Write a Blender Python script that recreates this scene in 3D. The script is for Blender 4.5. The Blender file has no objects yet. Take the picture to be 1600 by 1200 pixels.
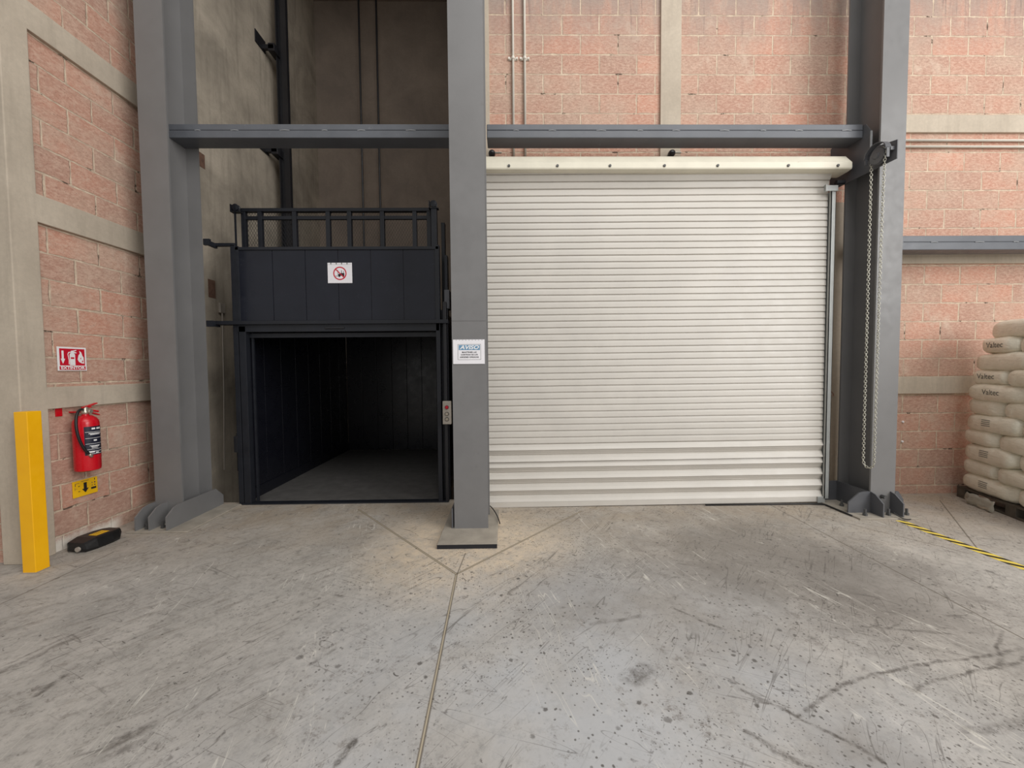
import bpy, bmesh, math, random
from mathutils import Vector, Matrix
random.seed(7)
sc = bpy.context.scene
COL = sc.collection
R = math.radians

# ------------------------------------------------------------------ camera, world, lights
cam_d = bpy.data.cameras.new('camera'); cam_d.sensor_width = 36; cam_d.lens = 605*36/1600
cam_d.clip_start = .05
cam = bpy.data.objects.new('camera', cam_d); COL.objects.link(cam)
M = (Matrix.Rotation(R(-0.8), 4, 'Z') @ Matrix.Rotation(R(-2.26), 4, 'X') @ Matrix.Rotation(R(0.47), 4, 'Y')
     @ Matrix.Rotation(R(90), 4, 'X'))
cam.matrix_world = Matrix.Translation((0, 0, 1.40)) @ M
sc.camera = cam
sc.view_settings.view_transform = 'Standard'; sc.view_settings.look = 'None'
sc.view_settings.gamma = 1; sc.view_settings.use_curve_mapping = False
sc.view_settings.exposure = 0.0
w = bpy.data.worlds.new('World'); sc.world = w; w.use_nodes = True
w.node_tree.nodes['Background'].inputs[0].default_value = (1.0, .985, .96, 1)
w.node_tree.nodes['Background'].inputs[1].default_value = 0.44
def area(name, loc, target, sx, sy, energy, col):
    l = bpy.data.lights.new(name, 'AREA'); l.shape = 'RECTANGLE'; l.size = sx; l.size_y = sy
    l.energy = energy; l.color = col
    o = bpy.data.objects.new(name, l); COL.objects.link(o); o.location = loc
    o.rotation_euler = (Vector(target)-Vector(loc)).to_track_quat('-Z', 'Y').to_euler()
    return o
area('skylight_lamp', (3.0, -2.0, 9.0), (1.0, 3.2, 0), 7, 5, 430, (1, .985, .96))
area('dock_daylight', (8.0, -3.5, 4.6), (-1.8, 3.6, 1.2), 5, 5, 560, (1, .985, .965))

# ------------------------------------------------------------------ materials
def lin(c):
    return tuple(((x/255)/12.92 if x/255 <= .04045 else ((x/255+.055)/1.055)**2.4) for x in c)+(1,)
class NT:
    def __init__(s, name, rough=.6, metal=0, spec=.5):
        s.m = bpy.data.materials.new(name); s.m.use_nodes = True
        s.t = s.m.node_tree; s.n = s.t.nodes; s.b = s.n['Principled BSDF']
        s.b.inputs['Roughness'].default_value = rough; s.b.inputs['Metallic'].default_value = metal
        s.b.inputs['Specular IOR Level'].default_value = spec
        s.pos = s.n.new('ShaderNodeTexCoord').outputs['Object']
    def L(s, a, b): s.t.links.new(a, b)
    def put(s, sock, v):
        if isinstance(v, bpy.types.NodeSocket): s.L(v, sock)
        elif isinstance(v, (int, float)) and sock.type == 'RGBA': sock.default_value = (v, v, v, 1)
        else: sock.default_value = v
    def mapping(s, scale=(1, 1, 1), loc=(0, 0, 0), rot=(0, 0, 0), src=None):
        n = s.n.new('ShaderNodeMapping'); s.L(src or s.pos, n.inputs[0])
        n.inputs['Scale'].default_value = scale; n.inputs['Location'].default_value = loc; n.inputs['Rotation'].default_value = rot
        return n.outputs[0]
    def grain(s, rot, scale, off=0, src=None):
        # turn first, then stretch, so the streaks run at the given angle
        return s.mapping(scale, (off, off, 0), src=s.mapping(rot=(0, 0, rot), src=src))
    def noise(s, scale, detail=4, rough=.6, vec=None, dist=0):
        n = s.n.new('ShaderNodeTexNoise'); s.L(vec or s.pos, n.inputs['Vector'])
        n.inputs['Scale'].default_value = scale; n.inputs['Detail'].default_value = detail
        n.inputs['Roughness'].default_value = rough; n.inputs['Distortion'].default_value = dist
        return n.outputs['Fac']
    def vor(s, scale, vec=None, feature='F1', rnd=1, out='Distance'):
        n = s.n.new('ShaderNodeTexVoronoi'); s.L(vec or s.pos, n.inputs['Vector']); n.feature = feature
        n.inputs['Scale'].default_value = scale; n.inputs['Randomness'].default_value = rnd
        return n.outputs[out]
    def rmp(s, v, a, b, c=0., d=1.):
        n = s.n.new('ShaderNodeMapRange'); s.put(n.inputs[0], v)
        for i, x in enumerate((a, b, c, d)): n.inputs[i+1].default_value = x
        return n.outputs[0]
    def math(s, op, a, b=0., c=0.):
        n = s.n.new('ShaderNodeMath'); n.operation = op
        s.put(n.inputs[0], a); s.put(n.inputs[1], b); s.put(n.inputs[2], c)
        return n.outputs[0]
    def vmath(s, op, a, b=(0, 0, 0)):
        n = s.n.new('ShaderNodeVectorMath'); n.operation = op; s.put(n.inputs[0], a); s.put(n.inputs[1], b)
        return n.outputs['Value'] if op in ('LENGTH', 'DISTANCE', 'DOT_PRODUCT') else n.outputs[0]
    def mix(s, f, a, b, mode='MIX'):
        n = s.n.new('ShaderNodeMix'); n.data_type = 'RGBA'; n.blend_type = mode
        s.put(n.inputs[0], f); s.put(n.inputs[6], a); s.put(n.inputs[7], b)
        return n.outputs[2]
    def bump(s, h, strength=.3, dist=.01, normal=None):
        n = s.n.new('ShaderNodeBump'); n.inputs['Strength'].default_value = strength; n.inputs['Distance'].default_value = dist
        s.put(n.inputs['Height'], h)
        if normal: s.L(normal, n.inputs['Normal'])
        s.L(n.outputs[0], s.b.inputs['Normal']); return n.outputs[0]
    def sep(s, v=None):
        n = s.n.new('ShaderNodeSeparateXYZ'); s.L(v or s.pos, n.inputs[0]); return n.outputs
    def comb(s, x, y, z=0.):
        n = s.n.new('ShaderNodeCombineXYZ'); s.put(n.inputs[0], x); s.put(n.inputs[1], y); s.put(n.inputs[2], z); return n.outputs[0]
    def color(s, c): s.put(s.b.inputs['Base Color'], c)

def paint(name, rgb, rough=.5, metal=0, var=.12, scale=6, bump=.05, spec=.5, dirt=None):
    t = NT(name, rough, metal, spec)
    c = lin(rgb); d = tuple(x*(1-var) for x in c[:3])+(1,); e = tuple(min(1, x*(1+var)) for x in c[:3])+(1,)
    n1 = t.noise(scale, 5, .65)
    col = t.mix(t.rmp(n1, .35, .65), d, e)
    if dirt:
        col = t.mix(t.rmp(t.noise(scale*3.3, 8, .75), .62, .75, 0, .6), col, lin(dirt))
    t.color(col)
    t.put(t.b.inputs['Roughness'], t.rmp(t.noise(scale*4, 4), .3, .7, rough-.08, rough+.1))
    if bump: t.bump(t.noise(scale*12, 5, .7), bump, .004)
    return t.m

def concrete(name, rgb, dark, streak=.35):
    t = NT(name, .85, 0, .25)
    n1 = t.noise(1.6, 8, .62, dist=.4); n2 = t.noise(34, 6, .7)
    col = t.mix(t.rmp(n1, .32, .68), lin(dark), lin(rgb))
    col = t.mix(t.rmp(n2, .3, .7, 0, .25), col, lin(tuple(x*.72 for x in rgb)))
    st = t.noise(3, 5, .6, vec=t.mapping((5, 5, .5)))
    col = t.mix(t.rmp(st, .5, .72, 0, streak), col, lin(tuple(x*.7 for x in dark)))
    pits = t.rmp(t.vor(26, out='Distance'), .03, .09, .5, 0)
    pits = t.math('MULTIPLY', pits, t.rmp(t.noise(2.3), .5, .6))
    col = t.mix(pits, col, lin(tuple(x*.45 for x in dark)))
    t.color(col)
    t.bump(t.math('ADD', t.math('MULTIPLY', n2, .5), t.noise(5, 6)), .25, .008)
    return t.m

def brick(name, plane, x0, z0, bw=.388, bh=.1975, left=False):
    t = NT(name, .9, 0, .2)
    s = t.sep()
    u = s[0] if plane == 'xz' else s[1]
    wob = t.noise(7, 4, .6)
    wu = t.math('MULTIPLY', t.math('SUBTRACT', wob, .5), .014)
    wv = t.math('MULTIPLY', t.math('SUBTRACT', t.noise(8.3, 4, .6, vec=t.mapping((1, 1, 1), (5, 3, 9))), .5), .016)
    U = t.math('ADD', t.math('SUBTRACT', u, x0), wu); V = t.math('ADD', t.math('SUBTRACT', s[2], z0), wv)
    b = t.n.new('ShaderNodeTexBrick'); t.L(t.comb(U, V), b.inputs['Vector'])
    b.offset = .5; b.inputs['Scale'].default_value = 1
    b.inputs['Brick Width'].default_value = bw; b.inputs['Row Height'].default_value = bh
    t.L(t.rmp(t.noise(9, 5, .7, vec=t.mapping((1, 1, 1), (4, 4, 4))), .35, .68, .0035, .013), b.inputs['Mortar Size']); b.inputs['Mortar Smooth'].default_value = .35; b.inputs['Bias'].default_value = -.1
    b.inputs['Color1'].default_value = lin((203, 151, 130)); b.inputs['Color2'].default_value = lin((178, 144, 128))
    b.inputs['Mortar'].default_value = lin((217, 196, 172))
    body = b.outputs['Color']; fac = b.outputs['Fac']
    # per-block blotches and scratchy face texture
    cl = t.rmp(t.noise(1.9, 6, .65, vec=t.mapping((1, 1, 1.4))), .42, .66, 0, .7)
    body = t.mix(cl, body, lin((192, 168, 150)))
    scr = t.noise(26, 6, .75, vec=t.mapping((1, 1, 2.2), rot=(0, .5, 0) if plane == 'xz' else (.5, 0, 0)))
    body = t.mix(t.rmp(scr, .44, .62, 0, .55), body, lin((224, 194, 174)))
    body = t.mix(t.rmp(scr, .42, .30, 0, .5), body, lin((160, 122, 106)))
    scr2 = t.noise(60, 5, .8, vec=t.mapping((1, 1, 1.5)))
    body = t.mix(t.rmp(scr2, .57, .66, 0, .7), body, lin((132, 92, 78)))
    ef = t.noise(3.4, 8, .72, vec=t.mapping((1, 1, .8), (3, 7, 1)))
    body = t.mix(t.rmp(ef, .56, .74, 0, .7), body, lin((221, 203, 184)))
    # grey runs and dust on the top courses
    dz = t.math('MULTIPLY', t.rmp(s[2], 4.55, 5.25), t.rmp(t.noise(2.2, 6, .7, vec=t.mapping((3, 3, .5))), .3, .55, .1, .8))
    body = t.mix(dz, body, lin((158, 146, 138)))
    strk = t.noise(5, 6, .75, vec=t.mapping((6, 6, .25)))
    body = t.mix(t.math('MULTIPLY', t.rmp(strk, .58, .68, 0, .6), t.rmp(s[2], 4.7, 5.1)), body, lin((110, 100, 98)))
    body = t.mix(t.math('MULTIPLY', t.rmp(t.noise(1.3, 4), .35, .6, .0, .25), t.rmp(s[2], 2.3, 1.2)), body, lin((166, 130, 116)))
    mort = t.mix(t.rmp(t.noise(14, 6, .7), .35, .65), lin((188, 166, 146)), lin((226, 206, 182)))
    col = t.mix(fac, body, mort)
    gap = t.math('MULTIPLY', t.rmp(fac, .6, 1), t.rmp(t.noise(5.2, 5, .7, vec=t.mapping((1, 1, 1), (2, 8, 4))), .60, .65))
    col = t.mix(t.math('MULTIPLY', gap, .85), col, lin((74, 52, 44)))
    if left:
        # crumbling white plaster along the foot of the wall
        wl = t.math('MULTIPLY', t.rmp(t.math('ADD', s[2], t.math('MULTIPLY', t.noise(11, 6, .75), .16)), .13, .19, 1, 0), t.rmp(s[1], 3.55, 3.45))
        col = t.mix(wl, col, lin((232, 224, 212)))
    t.color(col)
    h = t.math('ADD', t.math('MULTIPLY', fac, -1.0), t.math('MULTIPLY', scr, .5))
    h = t.math('ADD', h, t.math('MULTIPLY', scr2, .5))
    h = t.math('SUBTRACT', h, t.math('MULTIPLY', gap, 2.5))
    t.bump(h, .8, .007)
    return t.m

def seg_group():
    g = bpy.data.node_groups.new('segment_mask', 'ShaderNodeTree')
    for nm, tp in (('P', 'NodeSocketVector'), ('A', 'NodeSocketVector'), ('B', 'NodeSocketVector'), ('W', 'NodeSocketFloat'), ('S', 'NodeSocketFloat')):
        g.interface.new_socket(nm, in_out='INPUT', socket_type=tp)
    g.interface.new_socket('Mask', in_out='OUTPUT', socket_type='NodeSocketFloat')
    i = g.nodes.new('NodeGroupInput'); o = g.nodes.new('NodeGroupOutput')
    def vm(op, a, b=None, sc_=None):
        n = g.nodes.new('ShaderNodeVectorMath'); n.operation = op; g.links.new(a, n.inputs[0])
        if b is not None: g.links.new(b, n.inputs[1])
        if sc_ is not None: g.links.new(sc_, n.inputs['Scale'])
        return n
    def mm(op, a, b, clamp=False):
        n = g.nodes.new('ShaderNodeMath'); n.operation = op; n.use_clamp = clamp; g.links.new(a, n.inputs[0]); g.links.new(b, n.inputs[1]); return n.outputs[0]
    pa = vm('SUBTRACT', i.outputs[0], i.outputs[1]).outputs[0]
    ba = vm('SUBTRACT', i.outputs[2], i.outputs[1]).outputs[0]
    h = mm('DIVIDE', vm('DOT_PRODUCT', pa, ba).outputs['Value'], vm('DOT_PRODUCT', ba, ba).outputs['Value'], True)
    d = vm('LENGTH', vm('SUBTRACT', pa, vm('SCALE', ba, sc_=h).outputs[0]).outputs[0]).outputs['Value']
    mr = g.nodes.new('ShaderNodeMapRange'); g.links.new(d, mr.inputs[0])
    g.links.new(i.outputs[3], mr.inputs[1]); g.links.new(mm('ADD', i.outputs[3], i.outputs[4]), mr.inputs[2])
    mr.inputs[3].default_value = 1; mr.inputs[4].default_value = 0
    g.links.new(mr.outputs[0], o.inputs[0])
    return g
SEG = seg_group()

def floor_mat():
    t = NT('worn_floor_concrete', .6, 0, .35)
    s = t.sep(); P = t.comb(s[0], s[1], 0.)
    big = t.noise(.9, 7, .6, dist=.5); mid = t.noise(3.2, 9, .72, vec=t.grain(.5, (1, .65, 1)))
    fine = t.noise(22, 9, .78); vf = t.noise(90, 4, .8)
    col = t.mix(t.rmp(big, .3, .7), lin((174, 169, 163)), lin((192, 187, 180)))
    col = t.mix(t.rmp(mid, .42, .62, 0, .65), col, lin((150, 146, 140)))
    col = t.mix(t.rmp(fine, .5, .64, 0, .6), col, lin((126, 123, 118)))
    col = t.mix(t.rmp(vf, .55, .75, 0, .45), col, lin((206, 203, 197)))
    # brushed drag marks left of the middle, brown dust near the openings
    drag = t.noise(7, 7, .72, vec=t.grain(-.7, (.5, 2.2, 1)))
    col = t.mix(t.math('MULTIPLY', t.rmp(drag, .54, .7, 0, .65), t.rmp(s[0], .4, -1.2)), col, lin((122, 115, 106)))
    drag2 = t.noise(9, 8, .75, vec=t.grain(.9, (.6, 1.9, 1)))
    col = t.mix(t.math('MULTIPLY', t.rmp(drag2, .55, .7, 0, .5), t.rmp(s[0], .2, 1.2)), col, lin((120, 114, 108)))
    brown = t.math('MULTIPLY', t.rmp(s[1], 2.5, 3.9), t.rmp(t.noise(2.6, 7, .7), .35, .6, .25, .8))
    col = t.mix(brown, col, lin((166, 150, 130)))
    cz = t.math('MULTIPLY', t.rmp(t.vmath('DISTANCE', P, (-.3, 3.05, 0)), .45, .95, 1, 0), t.rmp(t.noise(9, 7, .75), .3, .6, .2, .95))
    col = t.mix(cz, col, lin((214, 196, 172)))
    # oily darker traffic area in front of the roller shutter
    for (cx, cy, r, k) in ((1.9, 2.75, 1.15, .62), (1.0, 2.2, .9, .35), (2.4, 2.3, .8, .35), (.35, 2.35, .55, .4), (1.3, 1.25, .28, .5)):
        d = t.vmath('DISTANCE', P, (cx, cy, 0))
        d = t.math('ADD', d, t.math('MULTIPLY', t.math('SUBTRACT', t.noise(2.2, 8, .72), .5), 1.3*r))
        col = t.mix(t.rmp(d, r*.35, r, k, 0), col, lin((112, 106, 100)))
    blue = t.math('MULTIPLY', t.rmp(t.vmath('DISTANCE', P, (.3, 1.1, 0)), .7, 1.9, 1, 0), t.rmp(t.noise(1.8, 5, .6, vec=t.mapping((1, 1, 1), (6, 1, 0))), .35, .6, .2, .8))
    col = t.mix(blue, col, lin((182, 184, 187)))
    col = t.mix(t.math('MULTIPLY', t.rmp(t.noise(14, 9, .85, vec=t.mapping((1, 1, 1), (3, 3, 0))), .53, .60, 0, .75), t.rmp(t.noise(2.1, 5, .65), .45, .6)), col, lin((118, 112, 106)))
    # oil spots
    for sc_, th, off, am in ((4.2, .075, 0, .75), (11, .14, 4, .8), (26, .19, 9, .85), (60, .23, 2, .7), (34, .2, 17, .8)):
        v = t.mapping((1, 1, 1), (off, off*1.3, 0), src=P)
        wv = t.math('ADD', t.vor(sc_, vec=v), t.math('MULTIPLY', t.math('SUBTRACT', t.noise(sc_*2.6, 5, .75), .5), .34))
        msk = t.math('MULTIPLY', t.rmp(wv, th*.6, th, 1, 0), t.rmp(t.noise(1.4, 4, .6, vec=v), .47, .56))
        msk = t.math('MULTIPLY', msk, t.rmp(s[0], -2.2, -.2, .25, 1))
        col = t.mix(t.math('MULTIPLY', msk, am), col, lin((82, 78, 74)))
    # crisp dark flecks and crumbs
    for k, (rz, th, off) in enumerate(((.5, .665, 2), (-1.0, .675, 8))):
        fl = t.noise(19, 4, .62, vec=t.grain(rz, (1, 1.7, 1), off, P), dist=.6)
        fm = t.math('MULTIPLY', t.rmp(fl, th, th+.02), t.rmp(t.noise(1.6, 5, .65, vec=t.mapping((1, 1, 1), (off*2, 5, 0), src=P)), .44, .56))
        col = t.mix(t.math('MULTIPLY', fm, .8), col, lin((76, 72, 68)))
    # fine crossing scratches
    for k, (rz, of) in enumerate(((.4, 1), (-.9, 6), (1.35, 12), (2.3, 3))):
        v = t.grain(rz, (.8, 7, 1), of, P)
        sc2 = t.noise(1.1, 2, .5, vec=v, dist=1.2)
        thin = t.math('MULTIPLY', t.rmp(t.math('ABSOLUTE', t.math('SUBTRACT', sc2, .5)), 0, .007, 1, 0), t.rmp(t.noise(1.7, 4, .6, vec=t.mapping((1, 1, 1), (of*3, 0, 0), src=P)), .48, .56))
        col = t.mix(t.math('MULTIPLY', thin, .6), col, lin((78, 73, 68) if k != 2 else (222, 218, 208)))
    # tyre scuffs and long scratches, each where it lies on the slab
    wob = t.vmath('SCALE', t.vmath('SUBTRACT', t.comb(t.noise(5, 3), t.noise(5, 3, vec=t.mapping((1, 1, 1), (9, 9, 9))), .5), (.5, .5, .5)))
    wob.node.inputs['Scale'].default_value = .07
    PW = t.vmath('ADD', P, wob)
    def seg(a, b, wd, soft, rgb, am, p=PW):
        nonlocal col
        n = t.n.new('ShaderNodeGroup'); n.node_tree = SEG
        t.L(p, n.inputs[0]); n.inputs[1].default_value = (*a, 0); n.inputs[2].default_value = (*b, 0)
        n.inputs[3].default_value = wd; n.inputs[4].default_value = soft
        f = t.math('MULTIPLY', n.outputs[0], am)
        if p is PW: f = t.math('MULTIPLY', f, t.rmp(t.noise(18, 7, .8), .40, .58, .08, 1))
        col = t.mix(f, col, lin(rgb)); return n.outputs[0]
    DK = (84, 79, 74)
    arcs = [[(2.54, 1.82), (2.27, 1.77), (1.95, 1.74), (1.69, 1.69), (1.4, 1.6), (1.16, 1.48)], [(2.53, 1.78), (2.25, 1.7), (1.95, 1.65), (1.74, 1.6)],
            [(2.6, 1.95), (2.42, 1.83), (2.25, 1.68)], [(1.0, 1.62), (1.13, 1.5), (1.23, 1.4), (1.32, 1.3)]]
    for a in arcs:
        for p, q in zip(a, a[1:]): seg(p, q, .003, .010, DK, .8)
    for a, b, wd, am in (((-2.38, 1.79), (-2.25, 2.08), .010, .6), ((-2.46, 1.75), (-2.3, 2.1), .004, .6), ((-2.06, 1.66), (-2.05, 1.76), .008, .85), ((2.1, 1.45), (1.75, 1.4), .01, .6), ((2.2, 1.5), (2.5, 1.62), .006, .5),
                         ((.95, 2.2), (1.15, 2.0), .003, .8), ((.45, 2.05), (.75, 2.13), .006, .6), ((.9, 1.42), (1.05, 1.27), .006, .8), ((1.9, 2.0), (2.3, 1.94), .004, .6),
                         ((-.62, 1.33), (-.585, 1.42), .006, .9), ((-1.5, 1.42), (-1.42, 1.5), .012, .7), ((-1.47, 1.38), (-1.39, 1.43), .01, .6), ((-.95, 1.8), (-.88, 1.9), .005, .6), ((.55, 1.68), (.62, 1.72), .025, .7), ((1.55, 3.2), (2.2, 2.6), .005, .3)):
        seg(a, b, wd, wd*1.4+.004, DK, am)
    # saw-cut joints
    J = []
    for a, b, wd in (((-.355, 2.6), (-.315, .8), .006), ((-.355, 2.6), (-1.5, 3.86), .006), ((-.345, 2.61), (.72, 3.73), .006), ((-.35, 2.6), (-.325, 2.9), .003),
                     ((2.66, 3.95), (2.60, 0), .005), ((2.72, 3.78), (3.42, 2.78), .003), ((4.48, 3.9), (3.56, 2.83), .005), ((-3.09, 1.5), (-3.07, 3.0), .003)):
        if wd > .0055:
            J.append(seg(a, b, wd*.95, .006, (100, 90, 76), .85, P)); seg(a, b, .0015, .003, (196, 184, 160), .8, P)
        else: J.append(seg(a, b, wd*.4, .005, (100, 92, 82), .8, P))
    t.color(col)
    t.put(t.b.inputs['Roughness'], t.rmp(mid, .3, .7, .5, .75))
    h = t.math('ADD', t.math('MULTIPLY', fine, .5), t.math('MULTIPLY', vf, .3))
    for j in J: h = t.math('SUBTRACT', h, j)
    t.bump(h, .3, .004)
    return t.m

MAT = {}
MAT['floor'] = floor_mat()
MAT['brickA'] = brick('pink_block_masonry_over_shutter', 'xz', .406, 4.8325)
MAT['brickB'] = brick('pink_block_masonry_mid', 'xz', 2.406, 4.8325)
MAT['brickC'] = brick('pink_block_masonry_right', 'xz', 4.476, 4.8325)
MAT['brickL'] = brick('pink_block_masonry_left', 'yz', 3.066, 1.715, .375, .2, left=True)
MAT['beige'] = concrete('beige_cast_concrete', (206, 193, 175), (186, 173, 156), .2)
MAT['shaft'] = concrete('stained_shaft_plaster', (199, 187, 170), (147, 138, 125), .3)
MAT['shaftback'] = concrete('shaded_shaft_plaster', (158, 144, 131), (134, 122, 112), .06)  # darker copy of the shaft plaster, back wall's shade put into the colour
MAT['steel'] = paint('grey_painted_column_steel', (118, 117, 117), .42, 0, .05, 3, .05, dirt=(106, 104, 102))
MAT['beamsteel'] = paint('blue_grey_painted_beam', (96, 99, 105), .4, 0, .08, 4, .06, dirt=(140, 142, 144))
MAT['bracket'] = paint('grey_bracket_steel', (88, 89, 93), .45, 0, .08, 5, .05)
MAT['weld'] = paint('pale_weld_bead', (160, 162, 164), .4, 0, .1, 20, .1)
MAT['plate'] = paint('dusty_base_plate', (158, 150, 138), .75, 0, .14, 7, .1, dirt=(110, 102, 92))
MAT['gate'] = paint('near_black_gate_paint', (31, 33, 42), .2, 0, .1, 3, 0, spec=.38)
MAT['gateframe'] = paint('black_frame_paint', (33, 35, 41), .38, 0, .12, 5, 0, spec=.4)
MAT['black'] = paint('black_guide_steel', (30, 30, 34), .4, 0, .1, 5, .05)
MAT['carwall'] = paint('dark_car_wall_paint', (22, 23, 30), .3, 0, .12, 2, 0)
MAT['carfloor'] = paint('worn_car_floor_plate', (90, 88, 86), .6, 0, .15, 9, .1, dirt=(90, 86, 82))
MAT['shutter'] = paint('off_white_shutter_paint', (202, 197, 189), .42, 0, .04, 2.5, .03, dirt=(204, 196, 182))
MAT['hood'] = paint('cream_barrel_paint', (226, 220, 202), .45, 0, .05, 4, .04, dirt=(190, 180, 158))
MAT['guide'] = paint('galvanised_guide', (178, 180, 178), .4, .3, .08, 6, .04)
MAT['galv'] = paint('zinc_plated_chain', (196, 194, 182), .35, .6, .1, 20, 0)
MAT['conduit'] = paint('galvanised_conduit', (222, 216, 204), .4, 0, .06, 10, 0)
MAT['bolt'] = paint('dark_bolt', (84, 84, 84), .5, .2, .15, 30, .05)
MAT['yellow'] = paint('safety_yellow_paint', (255, 186, 0), .5, 0, .05, 5, .08)
MAT['red'] = paint('extinguisher_red', (205, 18, 34), .25, 0, .05, 5, 0)
MAT['rubber'] = paint('black_rubber', (26, 25, 26), .45, 0, .1, 10, 0)
MAT['chrome'] = paint('brass_chrome', (190, 180, 165), .3, .7, .1, 10, 0)
MAT['label'] = paint('dark_navy_label', (28, 30, 48), .4, 0, .05, 10, 0)
MAT['white'] = paint('white_print', (240, 238, 238), .5, 0, .02, 10, 0)
MAT['sticker'] = paint('white_sign_sheet', (236, 234, 238), .35, 0, .02, 8, 0)
MAT['signred'] = paint('sign_red', (200, 16, 44), .45, 0, .04, 8, 0)
MAT['signblue'] = paint('sign_blue', (104, 146, 178), .45, 0, .04, 8, 0)
MAT['ink'] = paint('black_ink', (38, 34, 36), .5, 0, .05, 8, 0)
MAT['greyink'] = paint('faded_grey_ink', (120, 122, 116), .6, 0, .05, 8, 0)
MAT['signyellow'] = paint('sign_yellow', (250, 196, 20), .45, 0, .04, 8, 0)
MAT['plastic'] = paint('black_plastic', (24, 24, 25), .4, 0, .1, 20, .05)
MAT['stainless'] = paint('brushed_box_steel', (178, 170, 160), .4, .3, .08, 12, .02)
MAT['pallet'] = paint('dark_pallet_wood', (84, 78, 68), .8, 0, .3, 14, .3)
MAT['rust'] = paint('rusty_plate', (112, 84, 70), .8, 0, .3, 18, .2)

def sack_mat():
    t = NT('cream_woven_sack_under_film', .35, 0, .5)
    v = t.mapping((1, 1, 1))
    col = t.mix(t.rmp(t.noise(4, 6, .65), .35, .65), lin((228, 222, 202)), lin((244, 240, 224)))
    col = t.mix(t.rmp(t.noise(14, 5, .7, vec=t.mapping((1, 1, 3))), .5, .7, 0, .45), col, lin((200, 195, 176)))
    t.color(col)
    cr = t.math('ADD', t.noise(9, 5, .6, vec=t.mapping((1, 1, 3)), dist=1.2), t.math('MULTIPLY', t.noise(40, 4), .2))
    t.bump(cr, .5, .02)
    t.b.inputs['Coat Weight'].default_value = .3; t.b.inputs['Coat Roughness'].default_value = .25
    return t.m
MAT['sack'] = sack_mat()
def tape_mat():
    t = NT('yellow_black_floor_tape', .5)
    s = t.sep()
    k = t.math('FRACT', t.math('MULTIPLY', t.math('ADD', t.math('MULTIPLY', s[0], 1.1), s[1]), 8.5))
    m = t.rmp(k, .45, .47)
    y = t.mix(t.rmp(t.noise(40, 5), .4, .7, 0, .3), lin((238, 212, 92)), lin((170, 150, 90)))
    t.color(t.mix(m, lin((40, 38, 34)), y)); return t.m
MAT['tape'] = tape_mat()
def film_mat():
    t = NT('clear_wrap_film', .2)
    t.color(lin((230, 226, 212))); t.b.inputs['Transmission Weight'].default_value = .6; t.b.inputs['IOR'].default_value = 1.2
    t.bump(t.noise(30, 5), .4, .01); return t.m
MAT['film'] = film_mat()

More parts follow.
